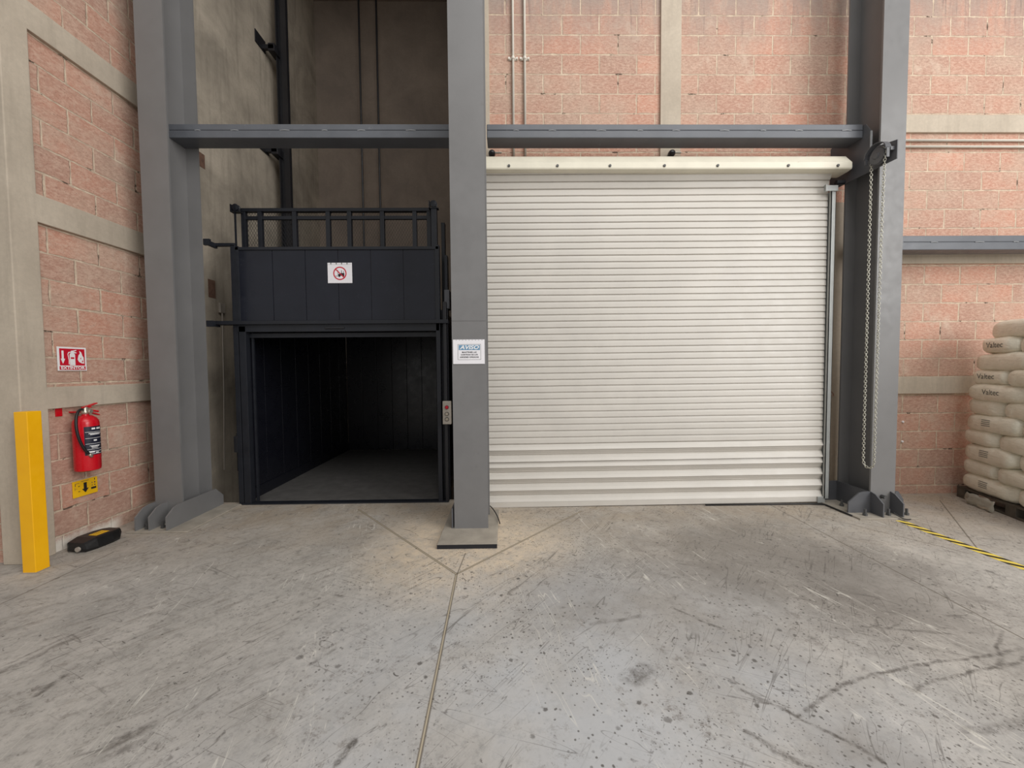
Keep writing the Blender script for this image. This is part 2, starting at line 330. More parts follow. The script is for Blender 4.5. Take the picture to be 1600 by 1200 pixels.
# ------------------------------------------------------------------ geometry helpers
class MB:
    def __init__(s): s.bm = bmesh.new()
    def box(s, x0, x1, y0, y1, z0, z1, bev=0):
        vs = [s.bm.verts.new((x, y, z)) for x in (x0, x1) for y in (y0, y1) for z in (z0, z1)]
        F = [s.bm.faces.new([vs[i] for i in q]) for q in ((0, 1, 3, 2), (4, 6, 7, 5), (0, 4, 5, 1), (2, 3, 7, 6), (0, 2, 6, 4), (1, 5, 7, 3))]
        if bev:
            es = list({e for f in F for e in f.edges})
            bmesh.ops.bevel(s.bm, geom=es, offset=bev, segments=2, affect='EDGES', profile=.5)
        return s
    def prism(s, pts, a, b, axis):
        """pts: 2-D outline; axis x: (y,z), y: (x,z), z: (x,y)"""
        def P(p, k):
            return {'x': (k, p[0], p[1]), 'y': (p[0], k, p[1]), 'z': (p[0], p[1], k)}[axis]
        A = [s.bm.verts.new(P(p, a)) for p in pts]; B = [s.bm.verts.new(P(p, b)) for p in pts]
        n = len(pts); s.bm.faces.new(A); s.bm.faces.new(B[::-1])
        for i in range(n): s.bm.faces.new((A[i], B[i], B[(i+1) % n], A[(i+1) % n]))
        return s
    def tube(s, pts, r, n=10, closed=False, caps=True):
        pts = [Vector(p) for p in pts]; m = len(pts); rings = []
        up = None
        for i, p in enumerate(pts):
            if closed: d = pts[(i+1) % m]-pts[i-1]
            else: d = pts[min(i+1, m-1)]-pts[max(i-1, 0)]
            d.normalize()
            if up is None: up = d.orthogonal().normalized()
            up = (up-d*up.dot(d)).normalized(); sd = d.cross(up)
            rr = r[i] if isinstance(r, (list, tuple)) else r
            rings.append([s.bm.verts.new(p+(up*math.cos(2*math.pi*k/n)+sd*math.sin(2*math.pi*k/n))*rr) for k in range(n)])
        for i in range(m if closed else m-1):
            A, B = rings[i], rings[(i+1) % m]
            for k in range(n): s.bm.faces.new((A[k], A[(k+1) % n], B[(k+1) % n], B[k]))
        if caps and not closed:
            s.bm.faces.new(rings[0][::-1]); s.bm.faces.new(rings[-1])
        return s
    def lathe(s, prof, c=(0, 0, 0), n=24, axis='z'):
        """prof: (radius, height) pairs"""
        rings = []
        for r, h in prof:
            ring = []
            for k in range(n):
                a = 2*math.pi*k/n; u, v = r*math.cos(a), r*math.sin(a)
                p = {'z': (u, v, h), 'y': (u, h, v), 'x': (h, u, v)}[axis]
                ring.append(s.bm.verts.new((c[0]+p[0], c[1]+p[1], c[2]+p[2])))
            rings.append(ring)
        for A, B in zip(rings, rings[1:]):
            for k in range(n): s.bm.faces.new((A[k], A[(k+1) % n], B[(k+1) % n], B[k]))
        s.bm.faces.new(rings[0][::-1]); s.bm.faces.new(rings[-1]); return s
    def build(s, name, mat, parent=None, smooth=False, loc=None):
        bmesh.ops.recalc_face_normals(s.bm, faces=s.bm.faces)
        me = bpy.data.meshes.new(name); s.bm.to_mesh(me); s.bm.free()
        if smooth:
            for p in me.polygons: p.use_smooth = True
        me.materials.append(MAT[mat] if isinstance(mat, str) else mat)
        o = bpy.data.objects.new(name, me); COL.objects.link(o)
        if parent:
            o.parent = parent
            o.matrix_parent_inverse = Matrix.Translation(parent.location).inverted()
        return o
def autosmooth(o, ang=35):
    for p in o.data.polygons: p.use_smooth = True
    try: o.data.set_sharp_from_angle(angle=R(ang))
    except Exception: pass
    return o
def tag(o, label=None, cat=None, group=None, kind=None):
    if label: o['label'] = label
    if cat: o['category'] = cat
    if group: o['group'] = group
    if kind: o['kind'] = kind
    return o
def thing(name, loc, label, cat, group=None):
    o = bpy.data.objects.new(name, None); COL.objects.link(o); o.location = loc; o.empty_display_size = .1
    return tag(o, label, cat, group)
def struct(mb, name, mat): return tag(mb.build(name, mat), kind='structure')
def text(name, body, size, mat, origin, right, up, parent, shear=0, off=0, align='CENTER', width=None, depth=.0004):
    cu = bpy.data.curves.new(name, 'FONT'); cu.body = body; cu.size = size; cu.align_x = align; cu.align_y = 'CENTER'
    cu.shear = shear; cu.offset = off; cu.extrude = depth; cu.resolution_u = 3
    tmp = bpy.data.objects.new('tmp_text', cu); COL.objects.link(tmp)
    dg = bpy.context.evaluated_depsgraph_get(); me = bpy.data.meshes.new_from_object(tmp.evaluated_get(dg))
    bpy.data.objects.remove(tmp); bpy.data.curves.remove(cu)
    r = Vector(right).normalized(); u = Vector(up).normalized(); n = r.cross(u)
    k = 1
    if width:
        xs = [v.co.x for v in me.vertices]; k = width/max(1e-6, max(xs)-min(xs))
    for v in me.vertices: v.co = Vector(origin)+r*(v.co.x*k)+u*v.co.y+n*v.co.z
    me.materials.clear(); me.materials.append(MAT[mat]); me.name = name
    for p in me.polygons: p.material_index = 0
    o = bpy.data.objects.new(name, me); COL.objects.link(o)
    if parent:
        o.parent = parent; o.matrix_parent_inverse = Matrix.Translation(parent.location).inverted()
    return o

# ------------------------------------------------------------------ the setting
TOP = 8.6
m = MB()
XF0, XF1, YF0 = -9, 10, -9
m.box(XF0, XF1, YF0, 4.12, -.25, 0); m.box(-.52, XF1, 4.12, 4.3, -.25, 0)
struct(m, 'floor', 'floor')
struct(MB().box(-3.6, -.5, 4.121, 7.5, -1.2, -1.1), 'floor_pit', 'beige')

# wall_back : block panels between cast concrete posts, with the shutter opening
YB = 4.12; YC = 4.095
m = MB(); m.box(-.15, 1.62, YB, 4.32, 3.05, TOP); struct(m, 'wall_back', 'brickA')
m = MB(); m.box(1.83, 3.62, YB, 4.32, 3.05, TOP); m.box(3.615, 3.9, YB-.004, 4.32, 0, TOP); struct(m, 'wall_back_middle', 'brickB')
m = MB(); m.box(3.9, XF1, YB, 4.32, 0, TOP); struct(m, 'wall_back_right', 'brickC')
m = MB()
m.box(-.52, -.15, YC, 4.32, 0, TOP)                 # post between shaft and shutter
m.box(1.62, 1.83, YC, 4.32, 3.06, TOP)             # post over the shutter
m.box(3.24, 3.615, YC, 4.32, 0, 3.12)              # plastered jamb
m.box(-.15, 3.24, 4.13, 4.32, 3.0, 3.12)
struct(m, 'trim_1', 'beige')
m = MB()
for z0, z1 in ((1.095, 1.28), (2.48, 2.66), (3.84, 4.02), (5.23, 5.42)): m.box(3.9, XF1, YC, 4.13, z0, z1, .004)
struct(m, 'trim_2', 'beige')
# left wall
m = MB(); m.box(-3.8, -3.52, 2.95, 4.12, 0, TOP); struct(m, 'wall_left', 'brickL')
m = MB()
m.box(-3.68, -3.49, 2.82, 2.99, 0, TOP, .006)
for z0, z1 in ((1.12, 1.288), (2.525, 2.735), (3.92, 4.13), (5.3, 5.5)): m.box(-3.6, -3.49, 2.98, 4.1, z0, z1, .004)
struct(m, 'trim_3', 'beige')
m = MB(); m.box(XF0, -3.66, 2.86, 3.1, 0, TOP); struct(m, 'wall_front_left', 'brickC')
# elevator shaft
struct(MB().box(-3.7, -3.45, 4.10, 7.5, -1.2, TOP), 'wall_shaft_left', 'shaft')
struct(MB().box(-3.5, -.4, 7.37, 7.6, -1.2, TOP), 'wall_shaft_back', 'shaftback')
struct(MB().box(-.52, -.42, 4.13, 7.4, -1.2, TOP), 'wall_shaft_right', 'shaftback')
struct(MB().box(-3.7, -.4, 4.15, 7.6, 8.12, 8.4), 'ceiling_shaft', 'shaftback')
m = MB(); m.box(-3.46, -3.447, 4.58, 4.69, 2.26, 2.47); struct(m, 'trim_4', 'rust')
m = MB(); m.box(-3.46, -3.447, 4.48, 4.60, 3.72, 3.88); struct(m, 'trim_5', 'rust')

# ------------------------------------------------------------------ columns
def hcolumn(name, x0, x1, yf, yb, label, plate, plate_t, gus):
    cx = (x0+x1)/2; ft = .016
    t = thing(name, (cx, yf, plate_t), label, 'column')
    m = MB(); m.box(x0, x1, yf, yf+ft, plate_t, TOP); m.build('front_flange', 'steel', t)
    m = MB(); m.box(x0, x1, yb-ft, yb, plate_t, TOP); m.build('back_flange', 'steel', t)
    m = MB(); m.box(cx-.006, cx+.006, yf+ft, yb-ft, plate_t, TOP); m.build('web', 'steel', t)
    px0, px1, py0, py1 = plate
    MB().box(px0, px1, py0, py1, 0, plate_t, .003).build('base_plate', 'plate', t)
    for g in gus:
        m = MB(); kind = g[0]
        if kind == 'X':     # plate lying along Y at x=g[1], from y g[2] to g[3], chamfer ends flags
            _, x, a, b, h, ca, cb = g
            pts = [(a, plate_t), (a, plate_t+(h*.62 if ca else h))]
            if ca: pts.append((a+.08, plate_t+h-.012)); pts.append((a+.13, plate_t+h))
            if cb: pts += [(b-.1, plate_t+h), (b, plate_t+h*.5)]
            else: pts.append((b, plate_t+h))
            pts.append((b, plate_t)); m.prism(pts, x-.006, x+.006, 'x')
        else:
            _, y, a, b, h, ca, cb = g
            pts = [(a, plate_t), (a, plate_t+(h*.5 if ca else h))]
            if ca: pts += [(a+.1, plate_t+h-.012), (a+.14, plate_t+h)]
            if cb: pts += [(b-.05, plate_t+h), (b, plate_t+h*.6)]
            else: pts.append((b, plate_t+h))
            pts.append((b, plate_t)); m.prism(pts, y-.006, y+.006, 'y')
        m.build('gusset', 'steel' if name == 'steel_column' and cx < -2 else 'bracket', t)
    return t
def anchor(t, x, y, z, h=.06):
    MB().lathe([(.019, z), (.019, z+.02), (.011, z+.021), (.011, z+h)], (x, y, 0), 6).build('anchor_bolt', 'bolt', t)
lc = hcolumn('steel_column', -3.237, -2.99, 3.56, 3.92, 'grey steel H column with bolted gussets beside the left block wall', (-3.31, -2.78, 3.345, 4.03), .014,
             [('X', -2.975, 3.365, 4.04, .19, 1, 1), ('X', -3.13, 3.37, 3.56, .19, 1, 0), ('X', -3.243, 3.365, 4.0, .19, 1, 1)])
for x, y in ((-3.2, 3.43), (-3.06, 3.43), (-3.18, 3.41)): anchor(lc, x, y, .014)
cc = hcolumn('steel_column', -.457, -.168, 3.275, 3.6, 'light grey steel column standing between the elevator and the shutter', (-.553, -.085, 2.972, 3.72), .035,
             [('X', -.475, 3.28, 3.62, .17, 0, 0)])
rc = hcolumn('steel_column', 3.423, 3.656, 3.56, 3.93, 'grey steel H column right of the shutter behind the hanging chain', (3.2, 3.75, 3.42, 4.0), .014,
             [('Y', 3.566, 3.215, 3.42, .2, 1, 0), ('X', 3.43, 3.435, 3.56, .2, 1, 0), ('X', 3.415, 3.575, 3.93, .2, 0, 0), ('Y', 3.925, 3.215, 3.42, .2, 1, 0),
              ('X', 3.615, 3.435, 3.56, .2, 1, 0), ('Y', 3.566, 3.66, 3.74, .2, 0, 1)])
for x, y in ((3.31, 3.74), (3.31, 3.49), (3.53, 3.49), (3.7, 3.49)): anchor(rc, x, y, .014)
MB().lathe([(.018, 3.52), (.018, 3.56)], (3.53, 0, .17), 6, 'y').build('bolt_head', 'bolt', rc)
MB().box(-.553, -.085, 2.9695, 2.9725, .001, .033).build('plate_edge', 'gateframe', cc)
MB().box(-.455, -.17, 3.2725, 3.2745, 1.805, 1.813).build('weld_seam', 'steel', cc)

# ------------------------------------------------------------------ beams
def beam(x0, x1, y0, y1, z0, z1, label):
    t = thing('steel_beam', ((x0+x1)/2, y0, z0), label, 'beam')
    r = .01; zm = (z0+z1)/2+.006
    m = MB(); m.box(x0, x1, y0, y1, z0, zm-.002, .006); m.box(x0, x1, y0, y1, zm+.002, z1, .006); m.box(x0, x1, y0+.006, y1-.006, zm-.004, zm+.004)
    m.build('box_section', 'beamsteel', t)
    m = MB(); x = x0+.25; k = 0
    while x < x1-.15:
        L_ = .05+.02*((k*7) % 3); m.tube([(x, y0+.001, zm), (x+L_*.5, y0-.001, zm+.002), (x+L_, y0+.001, zm)], .0035, 6); x += .33+.06*((k*5) % 3); k += 1
    m.build('weld_beads', 'weld', t)
    return t
beam(-3.12, -.46, 3.72, 3.90, 3.565, 3.69, 'blue-grey steel beam crossing high in front of the elevator shaft')
beam(-.165, 3.405, 3.72, 3.90, 3.565, 3.69, 'blue-grey steel beam spanning above the white roller shutter')
beam(3.66, 8.5, 3.85, 4.02, 2.55, 2.69, 'grey steel beam on the right wall above the sack stack')

# ------------------------------------------------------------------ roller shutter
sh = thing('roller_shutter', (1.5, 3.87, 0), 'closed off-white corrugated steel roller shutter with cream barrel and hand chain', 'shutter')
TILT = .0055
def sx(x, z): return z+TILT*(x-(-.18))*1.0-.008
prof = []
def slat(prof, z, p, y, depth, tilt=0):
    # convex slat, hooked in at the foot
    prof += [(y+depth, z), (y+depth*.45, z-.05*p), (y+depth*.12, z-.3*p), (y, z-.6*p), (y-depth*.1+tilt, z-.86*p), (y+depth*.1+tilt, z-.9*p), (y+depth*1.1, z-.93*p)]
z = 3.16; p = .0645; top = []
n_top = 7
# part winding forward under the barrel
bend = []
zb = 3.16; yb = 3.87
angs = [14, 27, 38]
segs_b = []
cy_, cz_ = yb, zb
for a in angs:
    ny, nz = cy_-p*math.sin(R(a)), cz_+p*math.cos(R(a))
    segs_b.append((cy_, cz_, ny, nz)); cy_, cz_ = ny, nz
for (y0, z0, y1, z1) in reversed(segs_b):
    d = Vector((y0-y1, z0-z1)); L_ = d.length; d.normalize(); nrm = Vector((-abs(d.y), 0)); nrm = Vector((d.y, -d.x))
    if nrm.x > 0: nrm = -nrm
    for u, v in ((0, -.006), (.08, 0), (.4, .004), (.85, .005), (.93, .001), (.97, -.009)):
        q = Vector((y1, z1))+d*(u*L_)+nrm*v; prof.append((q.x, q.y))
z = zb; k = 0
while z-p > .62:
    slat(prof, z, p, 3.87, .010); z -= p
seqs = [1, 0, 1, 1, 0, 1, 0, 1, 0, 1]
ph = (z-.060)/len(seqs)
for i, b_ in enumerate(seqs):
    if b_:   # proud slat, leaning out at its foot
        prof += [(3.884, z-.02*ph), (3.874, z-.1*ph), (3.866, z-.5*ph), (3.853, z-.92*ph), (3.852, z-.97*ph), (3.862, z-.99*ph)]
    else:    # slat folding back towards its foot
        prof += [(3.862, z-.01*ph), (3.870, z-.4*ph), (3.878, z-.62*ph), (3.874, z-.66*ph), (3.886, z-.97*ph)]
    z -= ph
m = MB(); NX = 18; cols = []
for i in range(NX+1):
    x = -.195+(3.207+.195)*i/NX
    wv = .0012*math.sin(i*1.7)
    cols.append([m.bm.verts.new((x, y, sx(x, zz)+wv*math.sin(zz*9+i))) for (y, zz) in prof])
for A, B in zip(cols, cols[1:]):
    for k in range(len(prof)-1): m.bm.faces.new((A[k], B[k], B[k+1], A[k+1]))
cur = m.build('curtain', 'shutter', sh)
sm = cur.modifiers.new('thickness', 'SOLIDIFY'); sm.thickness = .0025; sm.offset = 1
m = MB(); m.prism([(3.853, .002), (3.853, .05), (3.862, .058), (3.89, .058), (3.89, .002)], -.19, 3.20, 'x')
bb = m.build('bottom_bar', 'shutter', sh)
for v in bb.data.vertices: v.co.z += .0055*(v.co.x+.18)
# barrel, a chamfered box tube
bp = [(3.748, 3.29), (3.743, 3.30), (3.743, 3.352), (3.82, 3.446), (3.87, 3.446), (3.925, 3.35), (3.925, 3.29), (3.90, 3.284), (3.79, 3.284)]
br = MB().prism(bp, -.19, 3.33, 'x').build('barrel', 'hood', sh)
MB().lathe([(.05, 3.33), (.05, 3.352), (.024, 3.353), (.024, 3.41)], (0, 3.84, 3.35), 20, 'x').build('barrel_shaft', 'bracket', sh)
for i, x in enumerate((.04, .5, 1.0, 1.52, 2.03, 2.71, 3.19)):
    MB().lathe([(.011, 3.732), (.013, 3.738), (.013, 3.746)], (x, 0, 3.318), 10, 'y').build('barrel_screw', 'bolt', br)
m = MB(); m.box(3.212, 3.255, 3.83, 3.838, .06, 3.13); m.box(3.251, 3.255, 3.83, 4.095, .06, 3.13); m.box(3.212, 3.216, 3.83, 3.86, .06, 3.13); m.box(3.20, 3.25, 3.89, 3.893, .06, 3.13)
gd = m.build('guide_rail', 'guide', sh)
m = MB(); m.box(-.205, -.20, 3.84, 4.09, .0, 3.13); m.box(-.205, -.19, 3.84, 3.845, 0, 3.13); m.build('guide_rail', 'guide', sh)
m = MB(); m.box(3.13, 3.265, 3.818, 3.826, 3.115, 3.17, .002); m.box(3.13, 3.136, 3.80, 3.826, 3.105, 3.17); m.build('guide_lip', 'guide', sh)
MB().box(3.15, 3.225, 3.838, 3.852, .012, .075, .003).build('bottom_bracket', 'guide', sh)
MB().lathe([(.022, 3.25), (.022, 3.33)], (0, 3.83, 3.20), 10, 'x').build('guide_pin', 'black', sh)
# side bracket plate
BX = 3.411
bpt = [(3.39, 3.20), (3.39, 3.36), (3.55, 3.40), (3.64, 3.43), (3.64, 3.585), (3.70, 3.68), (3.915, 3.69), (4.09, 3.66), (4.09, 3.225), (3.98, 3.225)]
MB().prism(bpt, BX-.004, BX+.004, 'x').build('bracket_plate', 'bracket', sh)
MB().box(BX-.012, BX+.004, 3.632, 3.64, 3.43, 3.58).build('bracket_edge', 'weld', sh)
WY, WZ = 3.515, 3.285
m = MB(); m.lathe([(.03, BX-.005), (.03, BX-.025), (.067, BX-.026), (.072, BX-.03), (.056, BX-.042), (.056, BX-.05), (.072, BX-.062), (.067, BX-.066), (.03, BX-.067), (.02, BX-.075)], (0, WY, WZ), 28, 'x')
m.build('chain_wheel', 'bracket', sh)
m = MB()
arc = [(WY+.105*math.cos(R(a)), WZ+.02+.09*math.sin(R(a))) for a in range(-5, 186, 12)]
inner = [(WY+.098*math.cos(R(a)), WZ+.02+.083*math.sin(R(a))) for a in range(185, -6, -12)]
m.prism(arc+inner, BX-.085, BX-.035, 'x')
m.box(BX-.075, BX-.05, WY-.105, WY-.098, WZ-.06, WZ+.02); m.box(BX-.075, BX-.05, WY+.098, WY+.105, WZ-.03, WZ+.02)
m.box(BX-.04, BX-.004, WY+.09, WY+.105, WZ, WZ+.03); m.box(BX-.04, BX-.004, WY-.105, WY-.09, WZ, WZ+.03)
m.build('wheel_guard', 'bracket', sh)
# hand chain, alternate links turned a quarter
CX = BX-.047; path = []
for i in range(60): path.append(Vector((CX, WY+.066, WZ-2.72*i/60)))
for a in range(0, 181, 12): path.append(Vector((CX, WY+.012+.054*math.cos(R(a)), WZ-2.77-.065*math.sin(R(a)))))
for i in range(60, -1, -1): path.append(Vector((CX, WY-.066+.024*math.sin((i/60)**.5*math.pi*.5), WZ-2.72*i/60)))
for a in range(180, -1, -12): path.append(Vector((CX, WY+.066*math.cos(R(a)), WZ+.066*math.sin(R(a)))))
cum = [0]
for a, b in zip(path, path[1:]): cum.append(cum[-1]+(b-a).length)
def at(s_):
    s_ %= cum[-1]
    import bisect
    i = min(max(bisect.bisect_right(cum, s_)-1, 0), len(path)-2)
    f_ = (s_-cum[i])/max(1e-9, cum[i+1]-cum[i]); return path[i].lerp(path[i+1], f_), (path[i+1]-path[i]).normalized()
NL = int(cum[-1]/.0225); m = MB(); st = cum[-1]/NL
rr = random.Random(3)
for i in range(NL):
    c, d = at(i*st); X = Vector((1, 0, 0)); sd = d.cross(X).normalized()
    tw = R(45)+(R(90) if i % 2 else 0)+.35*math.sin(i*.11)+rr.uniform(-.2, .2)
    u = X*math.cos(tw)+sd*math.sin(tw)
    pts = []
    for k in range(12):
        a = 2*math.pi*k/12; L_ = .0125+.0; pts.append(c+d*(math.cos(a)*.0155)+u*(math.sin(a)*.0095))
    m.tube(pts, .0028, 6, closed=True)
ch = m.build('hand_chain', 'galv', sh, smooth=True); ch['label'] = 'zinc-coloured hand chain loop'
# hasp on the jamb
m = MB(); m.tube([(3.255, 3.86, 1.17), (3.30, 3.86, 1.12), (3.305, 3.86, 1.10), (3.265, 3.86, 1.10)], .006, 8); m.build('lock_hasp', 'rust', sh)
# black glands behind barrel
for x, lb in ((-.13, 'small black conduit fitting above the left end of the shutter barrel'), (1.72, 'small black conduit fitting with a stub above the middle of the barrel')):
    g = thing('conduit_fitting', (x, 4.07, 3.60), lb, 'fitting')
    MB().lathe([(.005, 4.02), (.026, 4.025), (.034, 4.04), (.034, 4.07), (.02, 4.11)], (x, 0, 3.60), 16, 'y').build('body', 'black', g, True)
    MB().tube([(x+.03, 4.06, 3.612), (x+.1, 4.06, 3.612)], .009, 8).build('stub', 'galv', g)

# ------------------------------------------------------------------ conduits on the walls
def vconduit(x, lb, z0=3.6, z1=TOP):
    t = thing('wall_conduit', (x, 4.09, z0), lb, 'conduit', None)
    MB().tube([(x, 4.10, z0), (x, 4.10, z1)], .0125, 12).build('pipe', 'conduit', t, True)
    for z in (4.585, 6.6):
        m = MB(); m.lathe([(.018, z-.012), (.018, z+.012)], (x, 4.10, 0), 12); m.box(x-.05, x+.05, 4.112, 4.118, z-.014, z+.014, .002)
        for s_ in (-.04, .04): m.lathe([(.011, 4.098), (.013, 4.112)], (x+s_, 0, z), 8, 'y')
        m.build('strap_clamp', 'conduit', t)
vconduit(.095, 'left one of two vertical galvanised conduits on the block wall above the shutter')
vconduit(.215, 'right one of two vertical galvanised conduits on the block wall above the shutter')
for z, lb in ((3.76, 'upper of two horizontal galvanised conduits on the right block wall'), (3.695, 'lower of two horizontal galvanised conduits on the right block wall')):
    t = thing('wall_conduit', (6, 4.09, z), lb, 'conduit')
    MB().tube([(3.92, 4.10, z), (9.9, 4.10, z-.01)], .0125, 12).build('pipe', 'conduit', t, True)
for i, z in enumerate((.79, .575)):
    o = MB().lathe([(.008, 4.106), (.012, 4.112), (.012, 4.121)], (4.29, 0, z), 10, 'y').build('wall_plug', 'white')
    tag(o, ('upper' if i == 0 else 'lower')+' white plug in the block wall beside the right column', 'plug')

# ------------------------------------------------------------------ elevator landing gate
gt = thing('elevator_gate', (-1.72, 4.05, 0), 'dark steel elevator landing frame with raised panelled door leaf', 'gate')
GY = 4.05
m = MB(); m.box(-2.815, -2.765, GY, GY+.06, -.2, 2.69, .003); m.build('door_jamb', 'gateframe', gt)
m = MB(); m.box(-2.755, -2.685, GY-.005, GY+.065, -.02, 1.86, .003); m.box(-2.67, -2.65, GY+.062, GY+.082, -.02, 1.84); m.build('door_jamb', 'gateframe', gt)
m = MB(); m.box(-.728, -.685, GY-.005, GY+.065, -.02, 2.68, .003); m.build('door_jamb', 'gateframe', gt)
m = MB(); m.box(-.652, -.62, GY-.01, GY+.05, -.2, 2.1, .003); m.build('guide_post', 'black', gt)
m = MB(); m.box(-3.0, -.60, GY-.035, GY+.06, 1.875, 1.912, .002); m.box(-2.77, -.69, GY-.005, GY+.05, 1.80, 1.878, .003); m.box(-2.72, -.69, GY+.052, GY+.085, 1.745, 1.79); m.build('header', 'gateframe', gt)
MB().box(-1.865, -1.67, GY-.018, GY-.004, 1.828, 1.845, .002).build('pull_handle', 'black', gt)
lf = None
m = MB()
seams = [-2.745, -2.395, -2.06, -1.725, -1.39, -1.055, -.705]
for a, b in zip(seams, seams[1:]): m.box(a+.0025, b-.0025, GY+.006, GY+.03, 1.915, 2.64, .0035)
m.box(-2.745, -.705, GY+.012, GY+.03, 1.915, 2.64)
lf = m.build('door_leaf', 'gate', gt)
m = MB(); m.box(-2.762, -2.73, GY-.006, GY+.035, 1.91, 2.665, .002); m.box(-.72, -.69, GY-.006, GY+.035, 1.91, 2.665, .002); m.box(-2.762, -.69, GY-.006, GY+.035, 2.635, 2.665, .002); m.build('leaf_frame', 'gateframe', gt)
for z, zz in ((2.69, 'arm'), (1.885, 'arm')):
    m = MB(); m.box(-2.985, -2.77, GY-.0, GY+.035, z-.012, z+.018, .002); m.box(-2.99, -2.965, 3.945, GY+.035, z-.03, z+.018, .002); m.box(-2.99, -2.93, 3.925, 3.95, z-.04, z+.02)
    m.build('stay_arm', 'gateframe', gt)
m = MB(); m.box(-2.775, -.62, 4.03, 4.12, -.02, .012, .003); m.build('threshold', 'gateframe', gt)
m = MB(); m.box(-2.83, -2.80, GY+.01, GY+.05, .35, .75, .003); m.box(-2.85, -2.815, GY, GY+.06, .55, .72, .004)
m.build('lower_latch', 'black', gt)
# push-button box
cb = thing('call_button_box', (-.615, 3.99, .83), 'grey call button panel with one red and two metal buttons beside the gate', 'control panel')
MB().box(-.662, -.576, 3.985, 4.03, .832, 1.072, .004).build('cover', 'stainless', cb)
for z, mt in ((1.008, 'signred'), (.94, 'chrome'), (.885, 'chrome')):
    m = MB(); m.lathe([(.014, 3.972), (.017, 3.976), (.017, 3.986)], (-.618, 0, z), 16, 'y')
    b_ = m.build('push_button', mt, cb, False)
    if mt == 'signred': b_['label'] = 'red push button'
    MB().lathe([(.021, 3.981), (.021, 3.987)], (-.618, 0, z), 16, 'y').build('button_ring', 'bolt', cb)

# ------------------------------------------------------------------ elevator car
car = thing('freight_elevator_car', (-1.72, 5.4, 0), 'dark freight elevator car open at floor level with roof railing on top', 'elevator')
CX0, CX1, CY0, CY1 = -2.78, -.70, 4.16, 6.78
MB().box(CX0, CX1, CY0, CY1, -.08, .0, .003).build('floor_plate', 'carfloor', car)
m = MB(); y = CY0; k = 0
while y < CY1-.05:
    y2 = min(y+.33, CY1); m.box(CX0-.03, CX0, y+.002, y2-.002, 0, 1.98, .003); y = y2
m.box(CX0-.035, CX0-.012, CY0, CY1, 0, 1.98); m.box(CX0, CX0+.012, CY0, CY1, 0, .12)
m.build('side_wall', 'carwall', car)
m = MB(); y = CY0
while y < CY1-.05:
    y2 = min(y+.33, CY1); m.box(CX1, CX1+.03, y+.002, y2-.002, 0, 1.98, .003); y = y2
m.box(CX1+.012, CX1+.035, CY0, CY1, 0, 1.98)
m.build('side_wall', 'carwall', car)
m = MB(); x = CX0
while x < CX1-.02:
    x2 = min(x+.26, CX1); m.box(x+.002, x2-.002, CY1, CY1+.03, 0, 1.98, .003); x = x2
m.box(CX0, CX1, CY1+.012, CY1+.035, 0, 1.98)
m.build('back_wall', 'carwall', car)
MB().box(CX0-.03, CX1+.03, CY0, CY1+.03, 1.98, 2.03).build('roof', 'gateframe', car)
m = MB(); m.box(CX0-.03, CX0+.03, CY0-.02, CY0+.04, 0, 2.0); m.box(CX1-.03, CX1+.03, CY0-.02, CY0+.04, 0, 2.0); m.box(CX0, CX1, CY0-.02, CY0+.03, 1.93, 2.03)
m.build('front_frame', 'gateframe', car)
# crate railing on the roof
RY = 4.28; RZ1 = 3.15
for x in (-2.825, -2.65, -2.28, -1.92, -1.69, -1.335, -.985, -.83):
    MB().box(x-.022, x+.022, RY, RY+.045, 2.03, RZ1-.02, .002).build('railing_post', 'gateframe', car)
m = MB(); m.box(-2.85, -.79, RY-.005, RY+.05, RZ1-.035, RZ1, .002); m.box(-2.85, -.79, RY+.01, RY+.04, 3.035, 3.07)
m.build('top_rail', 'gateframe', car)
def mesh_panel(p0, du, dv, W, Hh, px, pz, r=.0016):
    m = MB(); p0, du, dv = Vector(p0), Vector(du), Vector(dv); slope = pz/px
    c = -Hh
    def wire(a, b): m.tube([p0+du*a[0]+dv*a[1], p0+du*b[0]+dv*b[1]], r, 3, caps=False)
    # lines v = slope*(u-c) and mirrored, clipped to the panel
    n = int((W+Hh/slope)/px)+2
    for i in range(n):
        u0 = i*px-Hh/slope
        a_u, b_u = u0, u0+Hh/slope
        lo, hi = max(a_u, 0), min(b_u, W)
        if hi <= lo: continue
        wire((lo, (lo-u0)*slope), (hi, (hi-u0)*slope)); wire((lo, Hh-(lo-u0)*slope), (hi, Hh-(hi-u0)*slope))
    return m
mesh_panel((-2.83, RY+.03, 2.06), (1, 0, 0), (0, 0, 1), .58, 1.05, .03, .052).build('wire_mesh', 'black', car)
mesh_panel((-2.25, RY+.03, 2.06), (1, 0, 0), (0, 0, 1), 1.44, 1.05, .03, .052, .0009).build('wire_mesh', 'gateframe', car)
m = MB(); m.box(-.79, -.73, 4.2, 4.26, 2.0, 3.12, .003); m.box(-.70, -.66, 4.3, 4.36, 1.9, 3.0, .003); m.build('guide_shoe_post', 'gateframe', car)
for (x, y, z) in ((-.76, 4.22, 3.16), (-2.87, 4.25, 3.14)):
    m = MB(); m.lathe([(.012, y-.03), (.036, y-.025), (.036, y-.018), (.026, y-.012), (.026, y+.0), (.036, y+.006), (.036, y+.012), (.012, y+.02)], (x, 0, z), 18, 'y')
    m.box(x-.05, x-.04, y-.03, y+.03, z-.05, z+.03); m.box(x-.05, x+.05, y-.03, y+.03, z-.05, z-.042)
    m.build('roller', 'gateframe', car)
MB().box(-2.885, -2.875, 4.23, 4.25, 2.5, 3.12).build('roller_strip', 'gateframe', car)
